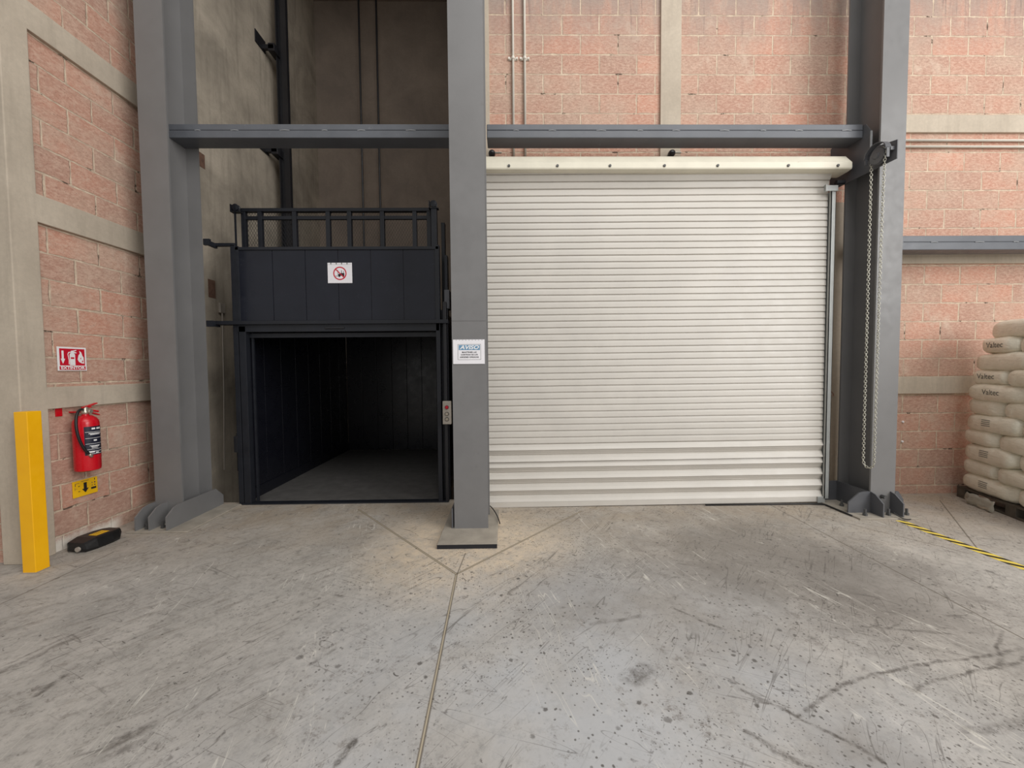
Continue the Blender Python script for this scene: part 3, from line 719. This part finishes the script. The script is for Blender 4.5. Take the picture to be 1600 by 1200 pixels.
# guide rail & brackets, cables
gr = thing('elevator_guide_rail', (-3.24, 5.9, -1.1), 'tall black guide rail with wall brackets at the left of the shaft', 'guide rail')
m = MB(); m.box(-3.30, -3.285, 5.84, 5.98, -1.1, TOP-.5); m.box(-3.285, -3.16, 5.90, 5.925, -1.1, TOP-.5); m.box(-3.24, -3.16, 5.865, 5.88, -1.1, TOP-.5); m.build('rail', 'black', gr)
for z in (6.02, 4.58, 3.0):
    m = MB(); m.box(-3.45, -3.28, 5.75, 5.8, z-.03, z+.03, .003); m.box(-3.36, -3.27, 5.75, 5.93, z-.06, z+.05, .003); m.box(-3.45, -3.437, 5.6, 5.83, z-.05, z+.12, .003)
    m.build('rail_bracket', 'black', gr)
ct = thing('elevator_cable', (-2.61, 7.2, 2.1), 'left one of two thin black hoist cables in front of the shaft back wall', 'cable')
MB().tube([(-2.49, 6.95, 2.1), (-2.49, 6.95, 8.1)], .017, 8).build('rope', 'black', ct)
ct = thing('elevator_cable', (-2.25, 7.2, 2.1), 'right one of two thin black hoist cables in front of the shaft back wall', 'cable')
MB().tube([(-2.19, 6.95, 2.1), (-2.19, 6.95, 8.1)], .017, 8).build('rope', 'black', ct)
t = thing('counterweight_rail', (-.64, 4.3, 0), 'narrow dark vertical channel between the elevator car and centre column', 'guide rail')
MB().box(-.655, -.625, 4.2, 4.3, -1, 2.62, .002).build('channel', 'gateframe', t)
MB().box(-.66, -.605, 4.19, 4.33, 2.05, 2.25, .002).build('guide_clip', 'bracket', t)
tag(MB().tube([(-3.447, 4.72, 0.2), (-3.43, 4.74, 1.2), (-3.43, 4.76, 2.1)], .008, 8).build('wall_cable', 'stainless'), 'thin pale cable running down the shaft wall left of the gate', 'cable')
tag(MB().box(-3.447, -3.42, 4.72, 4.8, 2.1, 2.22, .004).build('junction_box', 'stainless'), 'small plate box on the shaft wall at the top of the thin cable', 'box')

# ------------------------------------------------------------------ signs
def rect(m, x0, x1, z0, z1, y, t=.0004): m.box(x0, x1, y-t, y, z0, z1)
s1 = thing('no_forklift_sign', (-1.705, 4.05, 2.3), 'white sheet with red prohibition circle over a forklift on the raised door leaf', 'sign')
SX, SZ = -1.705, 2.4; SY = 4.053
MB().box(-1.83, -1.58, SY-.002, SY, 2.296, 2.503, .0006).build('sheet', 'sticker', s1)
m = MB()
for i in range(48):
    a0, a1 = 2*math.pi*i/48, 2*math.pi*(i+1)/48
    c_, d_ = .068, .057
    q = [(c_*math.cos(a0), c_*math.sin(a0)), (c_*math.cos(a1), c_*math.sin(a1)), (d_*math.cos(a1), d_*math.sin(a1)), (d_*math.cos(a0), d_*math.sin(a0))]
    m.prism([(SX+x, SZ-.005+z) for x, z in q], SY-.0032, SY-.0026, 'y')
w_ = .005
m.prism([(SX-.043-w_*.7, SZ-.005+.043-w_*.7), (SX-.043+w_*.7, SZ-.005+.043+w_*.7), (SX+.043+w_*.7, SZ-.005-.043+w_*.7), (SX+.043-w_*.7, SZ-.005-.043-w_*.7)], SY-.0038, SY-.0032, 'y')
m.build('prohibition_ring', 'signred', s1)
m = MB()
y0, y1 = SY-.0030, SY-.0026
m.prism([(SX-.016, SZ-.03), (SX-.016, SZ-.012), (SX+.002, SZ-.008), (SX+.012, SZ-.002), (SX+.045, SZ-.002), (SX+.045, SZ-.03)], y0, y1, 'y')
m.box(SX+.014, SX+.019, y0, y1, SZ-.004, SZ+.026); m.box(SX+.036, SX+.040, y0, y1, SZ-.004, SZ+.02)
m.box(SX-.022, SX-.018, y0, y1, SZ-.034, SZ+.03); m.box(SX-.048, SX-.02, y0, y1, SZ-.034, SZ-.030)
for cx in (SX-.006, SX+.034): m.lathe([(.010, y0), (.010, y1)], (cx, 0, SZ-.033), 14, 'y')
m.build('forklift_pictogram', 'ink', s1)
m = MB()
m.box(-1.828, -1.585, SY-.0026, SY-.0020, 2.485, 2.4865); m.build('edge_line', 'greyink', s1)
for i in range(4): MB().box(-1.8+i*.055, -1.79+i*.055, SY-.0028, SY-.0020, 2.487, 2.503).build('punched_hole', 'greyink', s1)

s2 = thing('notice_sign', (-.315, 3.272, 1.445), 'white notice reading AVISO with blue heading on the centre column', 'sign')
AX, AZ, AY = -.315, 1.545, 3.272
MB().box(-.448, -.182, AY-.0025, AY, 1.443, 1.648, .0006).build('sheet', 'sticker', s2)
m = MB()
def frame(m, x0, x1, z0, z1, w_, ya, yb):
    m.box(x0, x1, ya, yb, z1-w_, z1); m.box(x0, x1, ya, yb, z0, z0+w_); m.box(x0, x0+w_, ya, yb, z0+w_, z1-w_); m.box(x1-w_, x1, ya, yb, z0+w_, z1-w_)
frame(m, -.408, -.214, 1.478, 1.609, .0028, AY-.0031, AY-.0025)
m.build('border', 'greyink', s2)
MB().box(-.400, -.222, AY-.0031, AY-.0025, 1.560, 1.602).build('heading_band', 'signblue', s2)
text('heading', 'AVISO', .044, 'white', (-.311, AY-.0035, 1.581), (1, 0, 0), (0, 0, 1), s2, shear=.25, off=.0012, width=.162)
for i, (ln, wd) in enumerate((('MANTENER LAS', .122), ('CORTINAS DE LOS', .142), ('ANDENES CERRADAS', .158))):
    text('notice_line', ln, .0165, 'ink', (-.311, AY-.0035, 1.541-i*.0205), (1, 0, 0), (0, 0, 1), s2, off=.0002, width=wd)
for i in range(9): MB().lathe([(.003, AY-.0029), (.003, AY-.0025)], (-.42+i*.027, 0, 1.6425), 8, 'y').build('punched_hole', 'greyink', s2)

# EXTINTOR sign, on the left wall facing +X
s3 = thing('extinguisher_sign', (-3.5, 3.19, 1.415), 'red and white EXTINTOR sign on the left block wall above the extinguisher', 'sign')
WX = -3.513
def fx(m, y0, y1, z0, z1, k=1): m.box(WX+.003+.0005*(k-1), WX+.003+.0005*k, y0, y1, z0, z1)
MB().box(WX, WX+.003, 3.083, 3.293, 1.413, 1.603, .001).build('sheet', 'white', s3)
m = MB(); fx(m, 3.098, 3.280, 1.455, 1.590); m.build('red_ground', 'signred', s3); m = MB(); fx(m, 3.095, 3.283, 1.420, 1.449); m.build('lettering_band', 'signred', s3)
m = MB()
def fp(m, pts, k=2): m.prism([(3.1+u*.18, 1.42+v*.17) for u, v in pts], WX+.003+.0005*(k-1), WX+.003+.0005*k, 'x')
fp(m, [(.07, .9), (.15, .9), (.15, .52), (.2, .52), (.11, .28), (.03, .52), (.07, .52)])
m.build('arrow', 'white', s3)
m = MB()
fp(m, [(.38, .22), (.38, .72), (.42, .8), (.56, .8), (.6, .72), (.6, .22)]); fp(m, [(.44, .8), (.44, .9), (.66, .95), (.66, .91), (.54, .87), (.66, .83), (.66, .79), (.52, .8)])
fp(m, [(.44, .86), (.34, .84), (.30, .74), (.34, .45), (.33, .26), (.36, .26), (.37, .45), (.33, .74), (.37, .81), (.44, .82)])
m.build('extinguisher_pictogram', 'white', s3)
m = MB(); fp(m, [(.70, .5), (.74, .7), (.80, .78), (.78, .92), (.86, .84), (.9, .68), (.95, .6), (.96, .3), (.85, .32), (.75, .38)]); m.build('flame_pictogram', 'white', s3)
m = MB(); fp(m, [(.42, .52), (.56, .52), (.56, .6), (.42, .6)], 3); m.build('red_patch', 'signred', s3); m = MB(); fp(m, [(.80, .52), (.83, .6), (.85, .52)], 3); m.build('flame_detail', 'signred', s3); m = MB(); fp(m, [(.86, .36), (.9, .48), (.93, .38)], 3); m.build('flame_detail', 'signred', s3)
text('sign_lettering', 'EXTINTOR', .032, 'white', (WX+.0045, 3.189, 1.435), (0, 1, 0), (0, 0, 1), s3, off=.0010, width=.172)

s4 = thing('inspection_sign', (-3.5, 3.235, .38), 'yellow instruction sign with black down arrow below the extinguisher', 'sign')
MB().box(WX, WX+.003, 3.14, 3.33, .378, .512, .001).build('sheet', 'signyellow', s4)
m = MB(); m.prism([(3.222, .486), (3.246, .486), (3.246, .436), (3.260, .436), (3.234, .402), (3.208, .436), (3.222, .436)], WX+.003, WX+.0036, 'x'); m.build('arrow', 'ink', s4)
m = MB()
for (a, b, c_, d_) in ((3.278, 3.318, .415, .432), (3.180, 3.194, .463, .468), (3.180, 3.194, .42, .425), (3.305, 3.311, .487, .503)): m = MB(); fx(m, a, b, c_, d_); m.build('print_block', 'ink', s4)
m = MB()
for (a, b, c_, d_) in ((3.205, 3.262, .497, .501), (3.16, 3.19, .49, .493), (3.158, 3.163, .47, .49), (3.284, 3.290, .463, .475), (3.284, 3.290, .443, .452), (3.303, 3.313, .463, .475), (3.303, 3.313, .443, .452), (3.163, 3.175, .448, .45), (3.155, 3.158, .44, .46)): m = MB(); fx(m, a, b, c_, d_); m.build('small_mark', 'rust', s4)

# ------------------------------------------------------------------ fire extinguisher
EX, EY = -3.405, 3.165
ex = thing('fire_extinguisher', (EX, EY, .61), 'red fire extinguisher with black hose hung on the left block wall', 'fire extinguisher')
r0 = .078
o = MB().lathe([(.03, .605), (.066, .606), (.075, .612), (r0, .63), (r0, .985), (.074, 1.01), (.06, 1.033), (.038, 1.048), (.022, 1.052), (.02, 1.07)], (EX, EY, 0), 40).build('cylinder', 'red', ex); autosmooth(o)
MB().lathe([(.024, 1.062), (.024, 1.085), (.018, 1.09), (.018, 1.115), (.012, 1.12)], (EX, EY, 0), 16).build('valve', 'chrome', ex, True)
m = MB(); m.tube([(EX, EY+.0, 1.095), (EX+.012, EY+.05, 1.085), (EX+.015, EY+.085, 1.075)], .008, 8); m.box(EX-.01, EX+.012, EY-.02, EY+.04, 1.112, 1.122, .002); m.prism([(EY-.02, 1.12), (EY+.085, 1.148), (EY+.087, 1.14), (EY-.015, 1.11)], EX-.012, EX+.012, 'x')
m.prism([(EY+.0, 1.095), (EY+.10, 1.05), (EY+.10, 1.04), (EY+.0, 1.085)], EX-.012, EX+.012, 'x'); m.build('handle_lever', 'red', ex)
MB().lathe([(.018, 0), (.018, .014), (.014, .016)], (EX+.022, EY+.01, 1.083), 16, 'x').build('pressure_gauge', 'chrome', ex)
def bez(p, n=20):
    out = []
    for i in range(n+1):
        t_ = i/n; P = [Vector(x) for x in p]
        while len(P) > 1: P = [a.lerp(b, t_) for a, b in zip(P, P[1:])]
        out.append(P[0])
    return out
MB().tube(bez([(EX+.0, EY-.015, 1.10), (EX+.03, EY-.10, 1.13), (EX+.05, EY-.145, .98), (EX+.06, EY-.115, .82), (EX+.07, EY-.045, .74)]), .0095, 10).build('hose', 'rubber', ex, True)
MB().tube([(EX+.067, EY-.052, .752), (EX+.073, EY-.035, .722)], [.011, .012], 10).build('nozzle', 'chrome', ex, True)
MB().box(-3.52, -3.512, 3.055, 3.10, 1.055, 1.125, .002).build('wall_plate', 'red', ex)
MB().box(-3.52, -3.43, 3.15, 3.18, 1.075, 1.085).build('hanging_hook', 'red', ex)
# wrapped label
def wrap(m, a0, a1, z0, z1, rad, n=16):
    for i in range(n):
        b0, b1 = R(a0+(a1-a0)*i/n), R(a0+(a1-a0)*(i+1)/n)
        vs = [m.bm.verts.new((EX+rad*math.cos(b), EY+rad*math.sin(b), z)) for b, z in ((b0, z0), (b1, z0), (b1, z1), (b0, z1))]
        m.bm.faces.new(vs)
m = MB(); wrap(m, -52, 55, .735, .965, r0+.0006); lb = m.build('label_panel', 'label', ex, True)
for z in (.92, .87, .825, .78): m = MB(); wrap(m, -48, 52, z, z+.0025, r0+.0012); m.build('label_line', 'white', lb, True)
for z0, h, a, b in ((.94, .014, -15, 2), (.94, .014, 8, 36), (.906, .006, -28, 40), (.897, .006, -22, 30), (.846, .012, -8, 8), (.80, .006, -20, 20), (.808, .004, -26, 26), (.755, .012, -30, -5), (.762, .004, -5, 40), (.748, .008, 0, 16), (.79, .004, -18, 12), (.743, .003, -30, 50)): m = MB(); wrap(m, a-6, b-6, z0, z0+h, r0+.0012, 6); m.build('label_lettering', 'white', lb, True)
m = MB(); wrap(m, 45, 60, .70, .735, r0+.0008, 4); m.build('small_sticker', 'white', ex, True)

# ------------------------------------------------------------------ bollard, bait box
bo = thing('guard_post', (-3.345, 2.745, 0), 'square safety yellow guard post in front of the left concrete corner', 'bollard')
MB().box(-3.392, -3.302, 2.70, 2.785, 0, 1.13, .003).build('post', 'yellow', bo)
MB().box(-3.402, -3.292, 2.69, 2.80, 0, .004).build('foot_plate', 'plate', bo)
bx = thing('rodent_bait_station', (-3.33, 3.1, 0), 'low black plastic rodent bait box with yellow label on the floor by the left wall', 'bait box')
def bait(p):  # local (u along Y, v along X) turned a little
    a = R(-6); x, y, z = p; return (-3.345+x*math.cos(a)-y*math.sin(a), 3.13+x*math.sin(a)+y*math.cos(a), z)
m = MB()
secs = [(-.14, .05, .05, .022), (-.12, .085, .072, .004), (-.05, .10, .088, .0), (.06, .10, .088, 0), (.12, .085, .085, .002), (.15, .06, .082, .03)]
rings = []
for (y, hw, h, b0) in secs:
    rings.append([m.bm.verts.new(bait(q)) for q in ((-hw, y, b0), (hw*.92, y, b0), (hw, y, b0+.02), (hw*.88, y, h-.01), (hw*.7, y, h), (-hw*.9, y, h), (-hw, y, h-.01))])
for A, B in zip(rings, rings[1:]):
    for k in range(7): m.bm.faces.new((A[k], A[(k+1) % 7], B[(k+1) % 7], B[k]))
m.bm.faces.new(rings[0][::-1]); m.bm.faces.new(rings[-1])
m.build('box_body', 'plastic', bx)
m = MB(); q = [bait(p) for p in ((-.03, -.02, .0895), (.045, -.02, .0895), (.045, .075, .0895), (-.03, .075, .0895))]
m.bm.faces.new([m.bm.verts.new(p) for p in q]); yl = m.build('label', 'signyellow', bx)
for k in range(3):
    m = MB()
    q = [bait(p) for p in ((-.02+.02*k, -.01, .0899), (-.015+.02*k, -.01, .0899), (-.015+.02*k, .06, .0899), (-.02+.02*k, .06, .0899))]
    m.bm.faces.new([m.bm.verts.new(p) for p in q])
    m.build('label_line', 'ink', yl)
m = MB(); c = bait((.045, -.145, .035)); m.lathe([(.018, -.008), (.018, .004)], c, 16, 'y'); m.build('entry_hole', 'stainless', bx)

# ------------------------------------------------------------------ cables and tape on the floor
tag(MB().tube(bez([(-.205, 3.84, .03), (-.17, 3.70, .10), (-.09, 3.5, .07), (-.07, 3.36, .037)]), .005, 8).build('floor_cable', 'rubber', None, True), 'thin black cable looping out beside the centre column base', 'cable')
tag(MB().tube([(2.0, 3.835, .008), (2.7, 3.83, .008), (3.05, 3.825, .010), (3.19, 3.80, .010), (3.193, 3.6, .010), (3.2, 3.5, .01)], .008, 8).build('floor_cable', 'rubber', None, True), 'thin black cable lying under the right end of the shutter', 'cable')
tag(MB().tube(bez([(3.52, 3.44, .06), (3.55, 3.40, .03), (3.58, 3.40, .0), (3.64, 3.395, .012)]), .005, 8).build('floor_cable', 'rubber', None, True), 'short black wire end curling on the right column base plate', 'cable')
m = MB()
pts = [(3.505, 3.40), (3.58, 3.395), (3.59, 2.6), (3.58, .6), (3.50, .6), (3.51, 2.5)]
m.prism(pts, .0, .0012, 'z'); tag(m.build('floor_tape', 'tape'), 'yellow and black striped tape along the floor from the right column', 'tape')

# ------------------------------------------------------------------ pallet of sacks
ang = math.atan2(-.22, .71)   # far-left corner to near-left corner runs (-.22,-.71)
P0 = Vector((4.80, 4.02, 0)); dl = Vector((-.296, -.955, 0)).normalized(); dn = Vector((.955, -.296, 0)).normalized()
def pt(u, v, z): return P0+dl*u+dn*v+Vector((0, 0, z))
pl = thing('pallet', pt(.6, .5, 0), 'dark pallet under the stack of cream sacks at the right edge', 'pallet')
def pbox(u0, u1, v0, v1, z0, z1, name):
    m = MB(); vs = [m.bm.verts.new(pt(u, v, z)) for u in (u0, u1) for v in (v0, v1) for z in (z0, z1)]
    for q in ((0, 1, 3, 2), (4, 6, 7, 5), (0, 4, 5, 1), (2, 3, 7, 6), (0, 2, 6, 4), (1, 5, 7, 3)): m.bm.faces.new([vs[i] for i in q])
    return m.build(name, 'pallet', pl)
for k in range(7): pbox(0.0, 1.2, k*.15, k*.15+.11, .10, .118, 'deck_board')
for u in (0.0, .55, 1.1): pbox(u, u+.1, .0, 1.01, .078, .10, 'stringer_board')
for u in (0.0, .55, 1.1):
    for v in (0, .45, .9): pbox(u, u+.1, v, v+.11, .018, .078, 'block')
for v in (0, .45, .9): pbox(0, 1.2, v, v+.11, 0, .018, 'bottom_board')
def sack_mesh(seed, L_, W_, H_):
    rnd = random.Random(seed); bm = bmesh.new(); nu, nv = 30, 16
    ph = [rnd.uniform(0, 6.28) for _ in range(10)]
    def f(u, v):
        # superellipsoid pillow
        cu, su = math.cos(u), math.sin(u); cv, sv = math.cos(v), math.sin(v)
        e1, e2 = .42, .34
        sp = lambda c, e: math.copysign(abs(c)**e, c)
        x = sp(cv, e1)*sp(cu, e2); y = sp(cv, e1)*sp(su, e2); z_ = sp(sv, .62)
        wr = 1+.022*math.sin(3*u+ph[0])*math.cos(2*v+ph[1])+.016*math.sin(7*u+ph[2])+.010*math.sin(13*u+ph[3]+3*v)
        sag = -.06*math.cos(2*u+ph[4])*abs(x)
        return Vector((x*L_/2*wr, y*W_/2*wr, (z_*(1+.07*math.sin(4*x+ph[5])+.05*math.sin(5*y+ph[6]))+sag)*H_/2))
    top_ = bm.verts.new(f(0, math.pi/2)*1); bot = bm.verts.new(f(0, -math.pi/2)*1)
    top_.co.x = top_.co.y = bot.co.x = bot.co.y = 0
    rings = [[bm.verts.new(f(2*math.pi*i/nu, -math.pi/2+math.pi*j/nv)) for i in range(nu)] for j in range(1, nv)]
    for A, B in zip(rings, rings[1:]):
        for i in range(nu): bm.faces.new((A[i], A[(i+1) % nu], B[(i+1) % nu], B[i]))
    for i in range(nu):
        bm.faces.new((rings[-1][i], rings[-1][(i+1) % nu], top_)); bm.faces.new((rings[0][(i+1) % nu], rings[0][i], bot))
    bmesh.ops.recalc_face_normals(bm, faces=bm.faces)
    me = bpy.data.meshes.new('sack'); bm.to_mesh(me); bm.free()
    for p_ in me.polygons: p_.use_smooth = True
    me.materials.append(MAT['sack']); return me
long_m = [sack_mesh(s_, .61, .44, .188) for s_ in (1, 2, 3)]
short_m = [sack_mesh(s_, .405, .60, .188) for s_ in (4, 5, 6)]
ORD = ['bottom', 'second', 'third', 'fourth', 'fifth', 'sixth', 'seventh', 'eighth', 'ninth', 'tenth', 'top']
rnd = random.Random(11)
rz = math.atan2(dl.y, dl.x)
NLAY = 11; prints = []
for L_ in range(NLAY):
    zc = .118+.083+L_*.1535
    inset = .006*max(0, L_-3)+(.03 if L_ >= 9 else 0)+(.03 if L_ == 10 else 0)
    longs = L_ % 2 == 0
    n_ = 2 if longs else 3
    for i in range(n_):
        u = (.31+.6*i if longs else .205+.405*i); 
        u = .02+inset*1.3+u*(1-inset*.5)
        v = (.21 if longs else .29)+inset+rnd.uniform(-.012, .012)
        p_ = pt(u, v, zc)
        me = (long_m if longs else short_m)[(L_+i) % 3]
        o = bpy.data.objects.new('sack', me); COL.objects.link(o); o.location = p_
        o.rotation_euler = (rnd.uniform(-.015, .015), rnd.uniform(-.015, .015), rz+rnd.uniform(-.03, .03)+(math.pi if (L_+i) % 2 else 0))
        where = ('far' if i == 0 else 'near') if longs else ('farthest', 'middle', 'nearest')[i]
        lay = ORD[L_]
        tag(o, f'cream plastic sack, {where} one in the {lay} layer of the stack on the pallet' if L_ not in (0, 10) else f'cream plastic sack, {where} one in the {lay} layer of the stack', 'sack', 'cream sacks stacked on the pallet')
        if longs or i == 0:
            # print on the side of the sack, facing the wall gap
            face = p_-dn*.4+Vector((0, 0, .008))
            rgt = -dn.cross(Vector((0, 0, 1))); rgt = dl
            if L_ in (9, 6, 7) and i == 0 or (L_ == 8 and i == 1):
                text('sack_lettering', 'Valtec', .075, 'greyink', face+dl*(.0), rgt, (0, 0, 1), None)
                tx = COL.objects[-1]; prints.append((tx, o)); tx.parent = o; tx.matrix_parent_inverse = (Matrix.Translation(o.location) @ o.rotation_euler.to_matrix().to_4x4()).inverted()
            elif L_ in (4, 2, 0):
                m = MB()
                for k in range(4):
                    a = face+rgt*(-.06)+Vector((0, 0, .03-.018*k)); b_ = a+rgt*.10
                    vs = [m.bm.verts.new(q) for q in (a, b_, b_+Vector((0, 0, .007)), a+Vector((0, 0, .007)))]; m.bm.faces.new(vs)
                tx = m.build('printed_lines', 'greyink'); prints.append((tx, o)); tx.parent = o; tx.matrix_parent_inverse = (Matrix.Translation(o.location) @ o.rotation_euler.to_matrix().to_4x4()).inverted()
def drape(tx, o, dirw):
    # press the print onto the side of its sack
    from mathutils.bvhtree import BVHTree
    me = o.data; bvh = BVHTree.FromPolygons([v.co.copy() for v in me.vertices], [list(p.vertices) for p in me.polygons])
    MO = Matrix.Translation(o.location) @ o.rotation_euler.to_matrix().to_4x4(); inv = MO.inverted(); d = (inv.to_3x3() @ dirw).normalized()
    for v in tx.data.vertices:
        p_ = inv @ v.co - d*.3; h = bvh.ray_cast(p_, d)
        if h[0] is not None: v.co = MO @ (h[0]-d*.0015)
for tx, o in prints: drape(tx, o, dn)
# loose wrap flap by the pallet foot
m = MB(); rnd2 = random.Random(5); g = []
for i in range(9):
    g.append([m.bm.verts.new(pt(.22+.04*i, -.06-.035*abs(math.sin(i*1.1+j))*(1-j/4), .008+.035*j+.008*math.sin(i*2+j))) for j in range(4)])
for A, B in zip(g, g[1:]):
    for j in range(3): m.bm.faces.new((A[j], B[j], B[j+1], A[j+1]))
o = m.build('wrap_film', 'film', None, True); o.modifiers.new('t', 'SOLIDIFY').thickness = .001
tag(o, 'crumpled clear plastic wrap hanging at the foot of the pallet', 'plastic wrap')
